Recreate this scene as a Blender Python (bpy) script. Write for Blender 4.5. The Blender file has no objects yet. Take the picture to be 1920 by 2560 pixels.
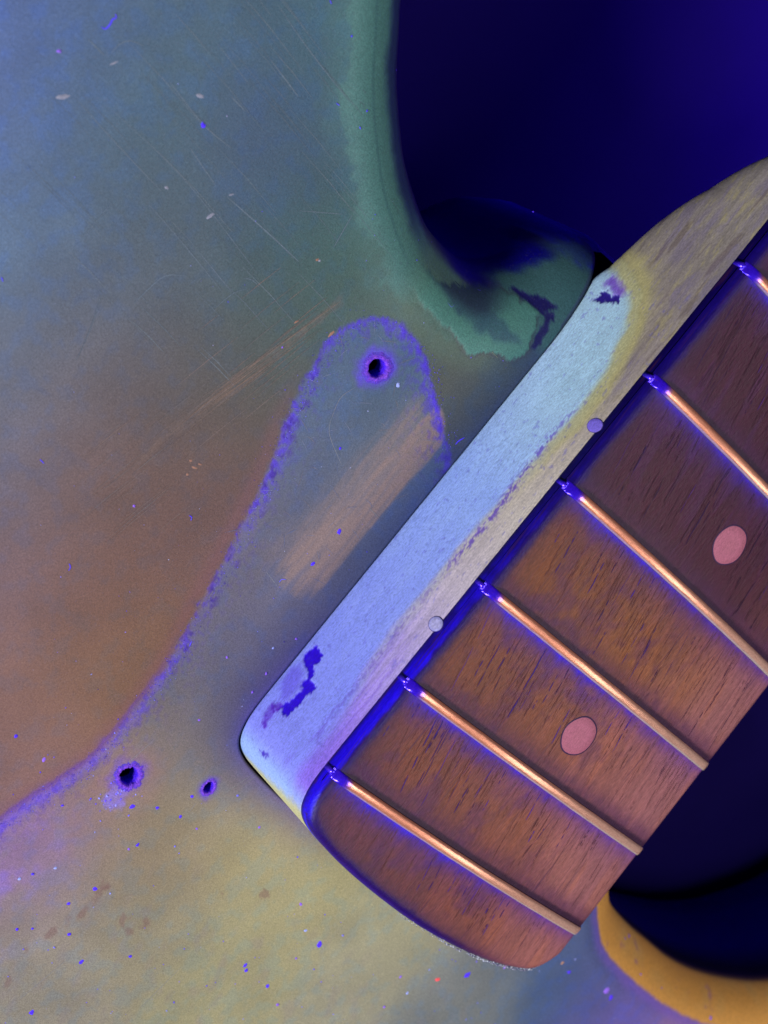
import bpy, math, random
import numpy as np
from mathutils import Matrix, Vector

random.seed(7)
rng = np.random.default_rng(11)
MM = 0.001                      # everything below is written in millimetres
scene = bpy.context.scene

# ------------------------------------------------------------------ camera
cam_data = bpy.data.cameras.new('camera')
cam = bpy.data.objects.new('camera', cam_data)
scene.collection.objects.link(cam)
scene.camera = cam
RIGHT = (0.62186, -0.61202, 0.48860)
DOWN = (-0.78303, -0.49575, 0.37562)
FWD = (0.01234, -0.61617, -0.78752)
cam.matrix_world = Matrix((
    (RIGHT[0], -DOWN[0], -FWD[0], 29.703 * MM),
    (RIGHT[1], -DOWN[1], -FWD[1], 197.311 * MM),
    (RIGHT[2], -DOWN[2], -FWD[2], 206.605 * MM),
    (0, 0, 0, 1)))
cam_data.sensor_fit = 'VERTICAL'
cam_data.sensor_height = 36.0
cam_data.lens = 36.0 * 4449.6 / 2560.0
cam_data.clip_start = 0.005
cam_data.clip_end = 20.0
cam_data.dof.use_dof = True
cam_data.dof.focus_distance = 0.2575
cam_data.dof.aperture_fstop = 34.0
scene.render.resolution_x = 768
scene.render.resolution_y = 1024

# ------------------------------------------------------------------ light
world = bpy.data.worlds.new('World')
scene.world = world
world.use_nodes = True
bg = world.node_tree.nodes['Background']
bg.inputs[0].default_value = (0.10, 0.06, 0.55, 1)
bg.inputs[1].default_value = 0.09

def area(name, loc, target, size, power, color, size_y=None):
    d = bpy.data.lights.new(name, 'AREA')
    d.energy = power
    d.color = color
    d.size = size * MM
    if size_y:
        d.shape = 'RECTANGLE'
        d.size_y = size_y * MM
    o = bpy.data.objects.new(name, d)
    scene.collection.objects.link(o)
    o.location = Vector(loc) * MM
    o.rotation_euler = (Vector(target) - Vector(loc)).to_track_quat('-Z', 'Y').to_euler()
    return o

area('key_lamp', (-588, 560, 430), (20, 30, 0), 170, 9.8, (1.0, 0.98, 1.0))
area('top_fill', (30, -110, 600), (20, 0, 0), 240, 2.2, (1.0, 0.97, 0.98))  # added overhead fill, lifts the treble cutaway edge
area('violet_lamp', (-140, 165, 85), (0, 30, 15), 60, 0.11, (0.12, 0.03, 1.0))

table_fill = area('violet_table_fill', (225, -60, 12), (195, -38, -44), 50, 0.34, (0.20, 0.02, 1.0))  # added out of view to tint only the table violet
table_fill.data.spread = math.radians(110)
area('sheen_fill', (20, -440, 500), (20, 0, 20), 320, 0.6, (1.0, 0.88, 0.82), 80)  # added out of view for a sheen on frets and board

scene.view_settings.view_transform = 'Standard'
scene.view_settings.look = 'None'
scene.view_settings.exposure = 0.0
scene.view_settings.gamma = 1.0

# ------------------------------------------------------------------ measured tables (millimetres on the instrument)
BODY_OUT = [(49.76, 124.29, 100, 115, 185), (41.53, 117.36, 95, 115, 165), (30.75, 108.29, 95, 120, 150), (17.07, 96.77, 105, 110, 125), (7.45, 88.67, 120, 105, 115), (-5.17, 78.04, 135, 100, 100), (-18.52, 66.81, 145, 100, 88), (-27.47, 59.27, 148, 104, 100), (56.43, 116.47, 90, 105, 150), (48.14, 109.21, 85, 105, 132), (39.49, 101.64, 85, 103, 125), (30.47, 93.75, 95, 100, 112), (21.06, 85.52, 110, 92, 92), (11.23, 76.91, 122, 86, 76), (-1.7, 65.6, 130, 86, 70), (-12.59, 56.06, 142, 96, 66), (64.22, 107.34, 90, 110, 135), (55.86, 99.69, 88, 108, 122), (47.14, 91.7, 85, 98, 112), (40.35, 85.48, 88, 95, 105), (30.93, 76.87, 97, 86, 85), (21.09, 67.86, 110, 80, 70), (11.84, 59.39, 120, 80, 68), (-2.54, 52.94, 135, 90, 62), (70.37, 95.72, 72, 95, 122), (61.49, 90.86, 72, 85, 138), (57.46, 83.33, 68, 88, 116), (48.37, 74.61, 66, 92, 102), (39.25, 70.68, 85, 88, 84), (30.74, 65.5, 100, 82, 70), (20.46, 58.75, 115, 78, 72), (74.65, 90.64, 75, 105, 122), (66.11, 82.24, 70, 95, 115), (58.09, 74.36, 68, 100, 105), (45.33, 67.79, 78, 90, 85), (75.17, 85.43, 80, 115, 120), (56.57, 67.88, 72, 112, 106), (57.36, 46.27, 86, 98, 84), (53.06, 38.88, 104, 88, 66), (51.17, 33.97, 85, 85, 85), (51.54, 30.8, 66, 82, 122), (58.44, 31.05, 66, 92, 100), (53.26, 63.56, 80, 95, 88), (58.1, 56.93, 84, 106, 92), (-20.71, 58.89, 148, 100, 80), (-27.36, 55.87, 150, 105, 95)]
BODY_IN = [(52.08, 56.64, 72, 88, 118), (51.04, 54.0, 72, 100, 116), (45.68, 58.07, 72, 95, 125), (49.81, 47.32, 75, 98, 122), (45.49, 46.19, 88, 104, 112), (38.9, 53.42, 80, 102, 126), (50.56, 42.53, 85, 100, 120), (30.94, 52.83, 88, 98, 125), (30.42, 47.14, 102, 102, 112), (41.44, 42.04, 100, 102, 110), (36.36, 44.54, 95, 102, 115), (21.12, 48.46, 112, 102, 108), (11.49, 43.34, 110, 100, 102), (42.76, 32.09, 72, 95, 130), (36.85, 31.7, 80, 92, 120), (27.73, 33.67, 85, 92, 115), (20.05, 34.79, 92, 92, 112), (3.68, 42.07, 108, 98, 108), (11.08, 36.72, 96, 94, 116), (4.28, 36.48, 98, 96, 118), (-4.89, 42.1, 112, 102, 96), (-1.96, 36.78, 104, 98, 112), (-13.11, 41.48, 132, 110, 95), (-9.2, 34.11, 124, 112, 96), (-10.32, 27.9, 118, 108, 112), (-25.18, 45.05, 150, 118, 100), (-36.13, 48.42, 148, 108, 150), (-42.17, 39.63, 150, 130, 115), (-29.69, 31.47, 150, 128, 98), (-20.22, 30.04, 150, 130, 92), (-17.95, 16.44, 165, 148, 102), (-23.83, -0.37, 166, 152, 106), (-39.05, 23.09, 152, 138, 104), (-51.58, 31.57, 148, 136, 112), (-38.97, 2.1, 162, 150, 106), (-28.3, -22.83, 160, 150, 118), (-28.88, -43.04, 125, 125, 118), (-20.79, -52.58, 108, 112, 114), (-27.2, -50.95, 126, 124, 112), (-16.58, -62.67, 62, 88, 128), (-16.85, -73.75, 88, 84, 138), (-12.75, -85.14, 104, 86, 156), (-6.62, -103.6, 145, 102, 150), (0.38, -120.87, 165, 115, 150), (-9.35, -62.13, 72, 90, 122), (-19.98, -19.43, 158, 148, 112), (-6.66, -68.36, 85, 85, 140)]
GUARD_LINE = [(-39.46, 56.15), (-35.02, 54.67), (-30.54, 53.17), (-25.71, 51.03), (-20.53, 49.12), (-15.24, 48.66), (-9.37, 48.7), (-3.68, 49.06), (1.64, 50.05), (7.47, 51.54), (12.74, 52.52), (18.5, 53.99), (24.23, 55.45), (29.01, 57.03), (32.85, 58.72), (37.56, 60.27), (42.9, 61.45), (47.5, 61.91), (51.08, 60.35), (53.42, 58.01), (54.93, 54.75), (54.9, 50.92), (53.58, 46.8), (51.28, 42.72), (48.94, 38.57), (46.55, 34.33), (44.29, 30.42)]
TAN_STREAK = [(49.73, 39.96), (46.36, 35.28), (38.35, 35.52), (29.87, 35.83), (23.32, 35.86), (18.01, 36.02), (15.25, 37.59), (15.92, 44.49), (22.47, 43.56), (29.99, 42.48), (40.92, 41.52)]
HOLES = [(48.19, 52.7), (-20.03, 42.13), (-15.49, 29.2)]
FLAKE = [(70.45, 78.62), (73.05, 75.39), (67.87, 67.09), (64.66, 61.95), (63.67, 56.84), (63.35, 52.65), (64.42, 50.19), (65.91, 47.14), (67.57, 44.87), (69.67, 41.31), (69.68, 38.87), (70.54, 35.57), (69.26, 34.87), (65.55, 33.97), (65.11, 32.95), (63.33, 34.02), (61.86, 35.57), (62.09, 36.87), (60.78, 38.91), (58.51, 41.59), (59.08, 45.21), (59.16, 48.58), (59.38, 52.37), (59.44, 55.31), (60.34, 59.37), (60.53, 62.65), (64.59, 68.29)]
FLAKE_DARK = [(64.52, 59.18), (63.36, 52.21), (61.91, 47.4), (61.84, 43.32), (62.9, 38.29), (65.0, 34.98), (65.59, 37.03), (65.77, 43.46), (64.57, 49.55), (64.33, 53.23), (64.22, 56.33), (65.05, 57.83)]
FLAKE_DARK2 = [(65.5, 58.41), (66.3, 55.72), (66.41, 51.28), (67.22, 46.81), (67.92, 43.48), (66.24, 45.76), (64.32, 49.07), (64.08, 52.1), (64.25, 55.51)]
CRACK = [(71.11, 34.44), (72.7, 32.95), (72.97, 34.71), (71.94, 37.87), (70.5, 40.53), (70.09, 38.66), (70.67, 35.75), (70.67, 34.5), (69.96, 33.89), (67.66, 33.5), (65.65, 32.88), (65.86, 32.22), (68.81, 32.25), (70.11, 32.96), (71.12, 32.28), (72.12, 32.67)]
SCR_FLAKE = [[(64.52, 49.77), (64.45, 43.0), (64.09, 34.98)], [(65.34, 49.32), (65.28, 41.5), (65.23, 34.81)], [(61.56, 47.52), (61.19, 42.45), (61.1, 36.87)]]
SCRATCH = [[(48.28, 111.69), (47.42, 103.75), (46.74, 95.64)], [(54.63, 115.67), (54.52, 112.83)], [(65.19, 102.3), (64.3, 95.32)], [(50.26, 107.49), (49.79, 94.13), (46.99, 77.55)], [(51.84, 88.09), (51.94, 80.38), (51.87, 73.65)], [(57.65, 104.27), (56.6, 96.93), (56.86, 91.89)], [(74.08, 99.28), (72.93, 92.23), (71.96, 82.72)], [(44.47, 96.14), (43.6, 89.34), (42.11, 79.91)], [(53.25, 96.43), (51.94, 90.41)], [(35.68, 100.34), (38.75, 100.19), (41.43, 100.09)], [(33.59, 88.94), (36.95, 88.52), (39.02, 87.79), (40.58, 85.69)], [(55.29, 112.33), (56.59, 112.29), (57.97, 111.51), (58.62, 109.67)], [(31.9, 93.35), (27.51, 91.57), (23.25, 90.35)], [(56.89, 78.52), (60.61, 72.89)], [(39.88, 79.21), (42.99, 78.44), (44.35, 77.39)], [(68.49, 95.27), (67.64, 88.95)], [(45.31, 78.76), (45.89, 77.44), (45.8, 75.95)], [(56.44, 70.75), (61.37, 71.65)], [(44.04, 86.21), (42.91, 78.82)], [(61.59, 96.32), (61.54, 93.61)]]
BROWN_STREAK = [[(51.62, 64.47), (37.97, 68.5), (27.33, 71.73), (17.35, 73.56)], [(48.32, 64.75), (35.71, 68.28), (23.33, 71.74)], [(52.4, 64.74), (43.89, 66.4), (37.24, 67.81)], [(41.12, 58.69), (36.57, 59.31)]]
SCRATCH2 = [[(38.44, 53.48), (41.53, 54.47), (43.9, 53.69)], [(38.44, 53.48), (36.55, 51.93), (34.33, 47.0)], [(32.05, 38.57), (31.79, 35.55)], [(15.6, 45.72), (14.88, 42.68)], [(-10.04, 23.94), (-15.77, 26.45)], [(-10.16, 23.3), (-12.94, 24.38)], [(-17.67, 29.33), (-20.25, 29.21)], [(14.46, -19.69), (14.44, -19.85)], [(-22.44, 44.65), (-13.81, 42.79)], [(-57.17, 32.42), (-47.23, 29.62)], [(-50.76, 12.61), (-41.95, 11.21)]]
LINT = [[(56.83, 115.34), (57.01, 114.79), (57.8, 114.7), (58.4, 114.84), (58.87, 114.62), (59.12, 115.0)], [(79.3, 94.1), (79.15, 93.57)], [(56.78, 97.44), (56.6, 96.93), (56.55, 96.62)], [(61.97, 49.55), (61.95, 48.52), (62.56, 48.26)], [(15.51, 42.76), (16.08, 42.68), (16.38, 42.04)], [(25.78, 105.41), (25.44, 104.89)], [(10.11, 85.55), (9.98, 84.7)], [(0.9, 72.33), (0.59, 71.8), (0.08, 71.71)], [(15.63, 62.1), (15.64, 61.56), (15.21, 61.34)], [(1.32, 48.4), (0.53, 48.16)], [(11.02, -12.72), (11.25, -13.53)], [(70.64, 79.23), (70.47, 78.86)], [(70.61, 84.18), (70.66, 83.55)], [(49.06, 32.54), (48.05, 33.0), (47.42, 33.03)], [(66.9, 44.76), (67.09, 44.15)]]
SPECKS = [(-23.04, 61.71, 4, 0), (-24.01, 55.62, 4, 1), (-37.07, 34.17, 5, 0), (-28.3, -9.41, 8, 0), (-36.95, 0.67, 5, 0), (-37.62, -0.18, 5, 0), (-23.83, -37.06, 6, 2), (-20.53, -42.43, 8, 0), (-40.83, 36.31, 4, 0), (-47.9, 27.5, 5, 0), (-58.12, 29.0, 6, 0), (-24.02, -0.56, 4, 1), (-47.58, 40.8, 4, 0), (-46.54, 38.66, 3, 0), (-44.88, 32.61, 4, 0), (-43.85, 20.62, 4, 0), (-38.33, -6.06, 5, 0), (-17.9, 30.65, 4, 0), (-23.67, 38.31, 6, 0), (-21.99, 34.44, 4, 0), (-21.41, 29.96, 4, 0), (-28.46, 48.2, 3, 0), (-28.26, 33.04, 4, 0), (-29.44, 33.85, 3, 1), (-21.78, 26.06, 3, 1), (-16.79, 16.46, 3, 1), (12.29, 69.93, 3, 1), (26.63, 39.9, 6, 0), (20.54, 39.99, 5, 0), (48.33, 48.0, 5, 3), (41.69, 67.22, 2, 1), (36.1, 49.07, 3, 0), (-36.98, 42.24, 4, 3), (-40.76, 46.11, 4, 3), (-27.4, -5.0, 4, 3), (-10.78, -63.76, 5, 0), (-10.11, -75.54, 10, 1), (-10.76, -77.91, 8, 0), (-10.01, -60.59, 5, 4), (-0.04, -77.57, 4, 0), (-16.1, -48.91, 4, 1), (-28.39, -33.18, 4, 3), (-26.52, -29.31, 4, 1), (-32.4, -30.79, 4, 1), (-40.3, -10.48, 4, 1), (-32.11, -7.24, 3, 1), (-4.1, -108.65, 4, 0), (3.44, 34.12, 3, 1), (0.01, 34.0, 3, 1), (-2.01, 30.51, 4, 1), (7.12, 36.07, 3, 3), (10.19, 33.75, 3, 1), (2.19, 41.68, 3, 1), (-7.67, 38.55, 3, 1), (61.47, 50.59, 2, 0), (82.77, 39.75, 2, 0), (56.51, 96.85, 4, 0), (56.61, 97.1, 3, 0), (80.59, 77.48, 2, 0), (78.19, 88.44, 2, 0), (51.28, 117.54, 4, 1), (72.87, 79.69, 2, 0)]
CHIPS = [(47.44, 113.68, 21, 6, 8, 5), (58.97, 99.8, 12, 4, -12, 5), (48.6, 88.21, 14, 4, 30, 5), (54.69, 111.25, 12, 2, 22, 5), (47.57, 95.54, 4, 5, 60, 5), (21.34, 66.23, 9, 3, -30, 6), (20.02, 66.41, 4, 3, 0, 6), (22.16, 65.86, 7, 2, -20, 6), (21.8, 67.39, 4, 3, 0, 6), (53.74, 71.56, 6, 3, 0, 6), (53.86, 71.19, 4, 3, 0, 5), (47.43, 62.35, 12, 4, 35, 6), (52.46, 87.77, 8, 2, 10, 5), (45.57, 68.02, 10, 2, 25, 6)]
STAINS = [(-37.74, 32.62, 14, 6), (-40.95, 33.17, 12, 5), (-42.81, 34.4, 9, 5), (-39.22, 26.43, 10, 8), (-37.83, 22.37, 11, 10), (-25.75, 6.84, 10, 9), (-46.22, 35.23, 10, 6), (-50.22, 36.46, 9, 8), (-55.18, 35.94, 8, 6), (-35.96, 32.73, 5, 12), (-40.48, 24.31, 10, 8), (-28.59, 13.98, 4, 4)]
YEL = [(85.38, -2.31), (83.96, 2.69), (81.15, 8.47), (77.46, 11.43), (72.25, 13.56), (66.56, 14.33), (60.46, 14.08), (54.64, 13.51), (47.61, 13.11), (39.64, 12.56), (32.58, 12.16), (24.32, 11.93), (15.57, 12.35)]
CHIP_A = [(11.0, 0.82), (11.43, 1.87), (10.61, 3.54), (9.62, 4.62), (9.1, 3.71), (8.13, 4.79), (8.21, 5.49), (6.81, 5.26), (6.71, 7.28), (5.49, 7.36), (4.45, 6.65), (3.58, 7.32), (2.53, 6.61), (0.61, 6.57), (0.5, 5.34), (1.11, 4.75), (0.57, 3.85), (1.18, 3.53), (3.04, 4.79), (4.27, 5.26), (5.14, 5.13), (5.76, 4.0), (6.72, 4.57), (7.97, 2.84), (8.25, 1.07), (9.23, 0.53), (10.38, 1.14)]
CHIP_A2 = [(-2.88, 3.15), (-2.33, 4.06), (0.04, 3.76), (1.28, 4.51), (1.62, 3.47), (0.45, 2.04), (-1.4, 2.15)]
CHIP_A3 = [(-5.71, 5.29), (-5.77, 6.23), (-5.3, 7.24), (-5.45, 8.02), (-5.91, 7.28), (-6.04, 6.05)]
HAZE_A = [(7.62, 1.11), (7.08, 2.97), (4.97, 4.83), (2.68, 4.19), (1.44, 3.16), (3.71, 0.48), (6.03, 0.01)]
CHIP_B = [(77.25, 0.67), (77.98, 0.87), (78.84, 1.18), (79.42, 2.03), (78.94, 3.52), (79.64, 4.94), (79.4, 5.31), (78.26, 5.69), (77.82, 3.49), (77.24, 2.16)]
HAZE_B = [(80.18, 0.24), (81.82, 0.68), (81.59, 2.14), (80.69, 4.79), (79.63, 5.43), (79.25, 4.39), (80.14, 2.23), (79.96, 1.21)]
SPECKLE = [(61.33, 13.12), (55.22, 12.87), (49.46, 13.41), (44.47, 13.7), (39.02, 13.92), (31.53, 13.44), (23.05, 13.54), (14.35, 13.95), (5.68, 14.35), (1.25, 14.72)]
SIDE_DOTS = [(60.88, 18.98), (25.0, 19.28)]
BOARD_COL = [(77.48, 29.96, 50, 20, 48), (75.63, 14.46, 62, 24, 46), (66.07, 22.43, 64, 28, 50), (59.11, 26.65, 60, 30, 48), (51.37, -2.11, 85, 45, 58), (55.55, -16.88, 105, 60, 68), (53.67, 11.37, 72, 38, 50), (66.71, -2.55, 78, 38, 58), (40.83, 29.51, 105, 58, 28), (42.61, 19.75, 110, 64, 32), (48.26, 20.14, 92, 50, 35), (44.18, 2.65, 132, 80, 42), (39.5, 6.21, 120, 72, 35), (43.52, -11.75, 138, 88, 62), (45.57, -23.65, 146, 92, 86), (37.65, -26.21, 150, 96, 96), (21.3, 30.71, 110, 62, 32), (20.38, 22.02, 100, 55, 36), (26.17, 19.15, 105, 60, 42), (24.96, 5.87, 122, 72, 54), (28.6, -9.15, 140, 86, 74), (26.49, -22.6, 146, 92, 92), (21.98, -10.24, 140, 86, 80), (6.54, 29.31, 90, 46, 42), (9.69, 18.54, 112, 62, 42), (9.89, 1.37, 126, 74, 56), (10.1, -17.3, 150, 94, 84), (11.62, -26.3, 142, 90, 96), (13.21, 16.65, 105, 58, 45), (-4.95, 26.1, 72, 34, 52), (-5.06, 14.3, 98, 52, 42), (-5.48, -3.22, 122, 68, 54), (-4.77, -14.64, 132, 78, 64), (-5.18, -24.04, 156, 94, 82), (-6.16, 7.62, 90, 46, 50)]

# ------------------------------------------------------------------ helpers
def lin(c):
    c = np.asarray(c, float) / 255.0
    return np.where(c <= 0.04045, c / 12.92, ((c + 0.055) / 1.055) ** 2.4)

def smooth(a, b, x):
    t = np.clip((x - a) / (b - a), 0, 1)
    return t * t * (3 - 2 * t)

_P = rng.random((256, 256))
def vnoise(x, y):
    xi = np.floor(x).astype(int); yi = np.floor(y).astype(int)
    fx = x - xi; fy = y - yi
    fx = fx * fx * (3 - 2 * fx); fy = fy * fy * (3 - 2 * fy)
    a = _P[xi & 255, yi & 255]; b = _P[(xi + 1) & 255, yi & 255]
    c = _P[xi & 255, (yi + 1) & 255]; d = _P[(xi + 1) & 255, (yi + 1) & 255]
    return (a * (1 - fx) + b * fx) * (1 - fy) + (c * (1 - fx) + d * fx) * fy

def fbm(x, y, s, octv=4, ox=0.0):
    v = np.zeros_like(x); amp = 0.5; tot = 0
    for o in range(octv):
        v += amp * vnoise(x / s + 17.3 * o + ox, y / s + 9.1 * o + ox * 1.7)
        tot += amp; amp *= 0.5; s *= 0.5
    return v / tot

def in_poly(poly, x, y):
    p = np.asarray(poly, float)
    r = np.zeros(x.shape, bool)
    j = len(p) - 1
    for i in range(len(p)):
        xi, yi = p[i]; xj, yj = p[j]
        if yi != yj:
            r ^= ((yi > y) != (yj > y)) & (x < (xj - xi) * (y - yi) / (yj - yi) + xi)
        j = i
    return r

def dist_line(line, x, y, closed=False):
    p = np.asarray(line, float)
    best = np.full(x.shape, 1e9)
    n = len(p)
    for i in range(n if closed else n - 1):
        a = p[i]; b = p[(i + 1) % n]
        d = b - a; L = d @ d
        if L == 0: continue
        t = np.clip(((x - a[0]) * d[0] + (y - a[1]) * d[1]) / L, 0, 1)
        best = np.minimum(best, (x - a[0] - t * d[0]) ** 2 + (y - a[1] - t * d[1]) ** 2)
    return np.sqrt(best)

def poly_soft(poly, x, y, soft):
    """1 inside the outline, 0 outside, over a soft rim"""
    p = np.asarray(poly, float)
    m = np.zeros(x.shape)
    lo = p.min(0) - 3 * soft; hi = p.max(0) + 3 * soft
    k = (x > lo[0]) & (x < hi[0]) & (y > lo[1]) & (y < hi[1])
    if k.any():
        d = dist_line(poly, x[k], y[k], True)
        s = np.where(in_poly(poly, x[k], y[k]), d, -d)
        m[k] = smooth(-soft, soft, s)
    return m

def spline(pts, step, closed=False):
    """Catmull-Rom through the points, resampled"""
    p = np.asarray(pts, float); n = len(p); out = []
    for i in range(n if closed else n - 1):
        if closed: a, b, c, d = p[(i - 1) % n], p[i], p[(i + 1) % n], p[(i + 2) % n]
        else: a, b, c, d = p[max(i - 1, 0)], p[i], p[i + 1], p[min(i + 2, n - 1)]
        m = max(2, int(np.linalg.norm(c - b) / step) + 1)
        for k in range(m):
            t = k / m
            out.append(0.5 * (2 * b + (c - a) * t + (2 * a - 5 * b + 4 * c - d) * t * t + (3 * b - a - 3 * c + d) * t ** 3))
    if not closed: out.append(p[-1])
    return np.array(out)

def field(table, x, y, sig):
    """smooth colour field through the tabled finish colours, lamp haze and sheen included"""
    t = np.asarray(table, float)
    num = np.zeros(x.shape + (3,)); den = np.zeros(x.shape)
    for px, py, r, g, b in t:
        d2 = (x - px) ** 2 + (y - py) ** 2
        w = np.exp(-d2 / (2 * sig * sig)) + 1e-4 / (1 + d2 / 100.0)
        num += w[..., None] * np.array((r, g, b)); den += w
    return num / den[..., None]

def mix(c, col, m):
    return c + (np.asarray(col, float) - c) * np.clip(m, 0, 1)[..., None]

def make_obj(name, V, F, mat, parent=None, col=None, smooth_shade=True, kind=None):
    me = bpy.data.meshes.new(name)
    V = np.asarray(V, np.float32) * MM
    if isinstance(F, np.ndarray):
        nf, k = F.shape
        me.vertices.add(len(V)); me.vertices.foreach_set('co', V.ravel())
        me.loops.add(nf * k); me.loops.foreach_set('vertex_index', F.ravel().astype(np.int32))
        me.polygons.add(nf)
        me.polygons.foreach_set('loop_start', np.arange(0, nf * k, k, dtype=np.int32))
        me.polygons.foreach_set('loop_total', np.full(nf, k, np.int32))
        me.update(calc_edges=True)
    else:
        me.from_pydata(V.tolist(), [], F)
    if smooth_shade:
        me.polygons.foreach_set('use_smooth', np.ones(len(me.polygons), bool))
    if col is not None:
        at = me.color_attributes.new('Finish', 'FLOAT_COLOR', 'POINT')
        c = np.ones((len(V), 4), np.float32); c[:, :3] = lin(col)
        at.data.foreach_set('color', c.ravel())
    me.materials.append(mat)
    o = bpy.data.objects.new(name, me)
    scene.collection.objects.link(o)
    if parent: o.parent = parent
    if kind: o['kind'] = kind
    return o

def grid_faces(nu, nv, closed_u=False):
    i = np.arange(nu if closed_u else nu - 1)[:, None]; j = np.arange(nv - 1)[None, :]
    a = i * nv + j; b = ((i + 1) % nu) * nv + j
    return np.stack([a, b, b + 1, a + 1], -1).reshape(-1, 4)

class Bits:
    """collects many tiny pieces of one kind into one mesh"""
    def __init__(self): self.V = []; self.F = []; self.C = []
    def ribbon(self, pts, w, zf, col, lift=0.02, taper=True, thick=0.0):
        pts = np.asarray(pts, float)
        if len(pts) < 2: return
        t = np.gradient(pts, axis=0); t /= np.linalg.norm(t, axis=1)[:, None] + 1e-9
        nrm = np.stack([-t[:, 1], t[:, 0]], 1)
        n = len(pts); ww = np.full(n, w / 2.0)
        if taper: ww = ww * np.sin(np.linspace(0.12, math.pi - 0.12, n)) ** 0.5
        b = len(self.V); jl = random.uniform(0, .02)
        for i in range(n):
            for s in (-1, 0, 1):
                q = pts[i] + nrm[i] * ww[i] * s
                self.V.append((q[0], q[1], zf(q[0], q[1]) + lift + jl + (thick if s == 0 else 0))); self.C.append(col)
        for i in range(n - 1):
            for s in (0, 1):
                self.F.append((b + 3 * i + s, b + 3 * i + 3 + s, b + 3 * i + 4 + s, b + 3 * i + 1 + s)[::-1])
    def blob(self, x, y, rx, ry, ang, zf, col, h=0.06, n=9):
        b = len(self.V); ca, sa = math.cos(ang), math.sin(ang)
        for k in range(n):
            a = 2 * math.pi * k / n; r = random.uniform(0.7, 1.2)
            u, v = rx * r * math.cos(a), ry * r * math.sin(a)
            qx, qy = x + u * ca - v * sa, y + u * sa + v * ca
            self.V.append((qx, qy, zf(qx, qy) + 0.005)); self.C.append(col)
        for k in range(n):
            a = 2 * math.pi * k / n; r = random.uniform(0.4, 0.65)
            u, v = rx * r * math.cos(a), ry * r * math.sin(a)
            qx, qy = x + u * ca - v * sa, y + u * sa + v * ca
            self.V.append((qx, qy, zf(qx, qy) + h * random.uniform(0.7, 1.2))); self.C.append(col)
        for k in range(n):
            k2 = (k + 1) % n
            self.F.append((b + k, b + k2, b + n + k2, b + n + k))
        self.F.append(tuple(b + n + k for k in range(n)))
    def build(self, name, mat, parent=None, kind='stuff'):
        return make_obj(name, self.V, self.F, mat, parent, np.array(self.C, float), True, kind)

# ------------------------------------------------------------------ materials
def nodes_of(name):
    m = bpy.data.materials.new(name); m.use_nodes = True
    nt = m.node_tree
    return m, nt, nt.nodes['Principled BSDF']

def N(nt, t, **kw):
    n = nt.nodes.new(t)
    for k, v in kw.items(): setattr(n, k, v)
    return n

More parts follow.
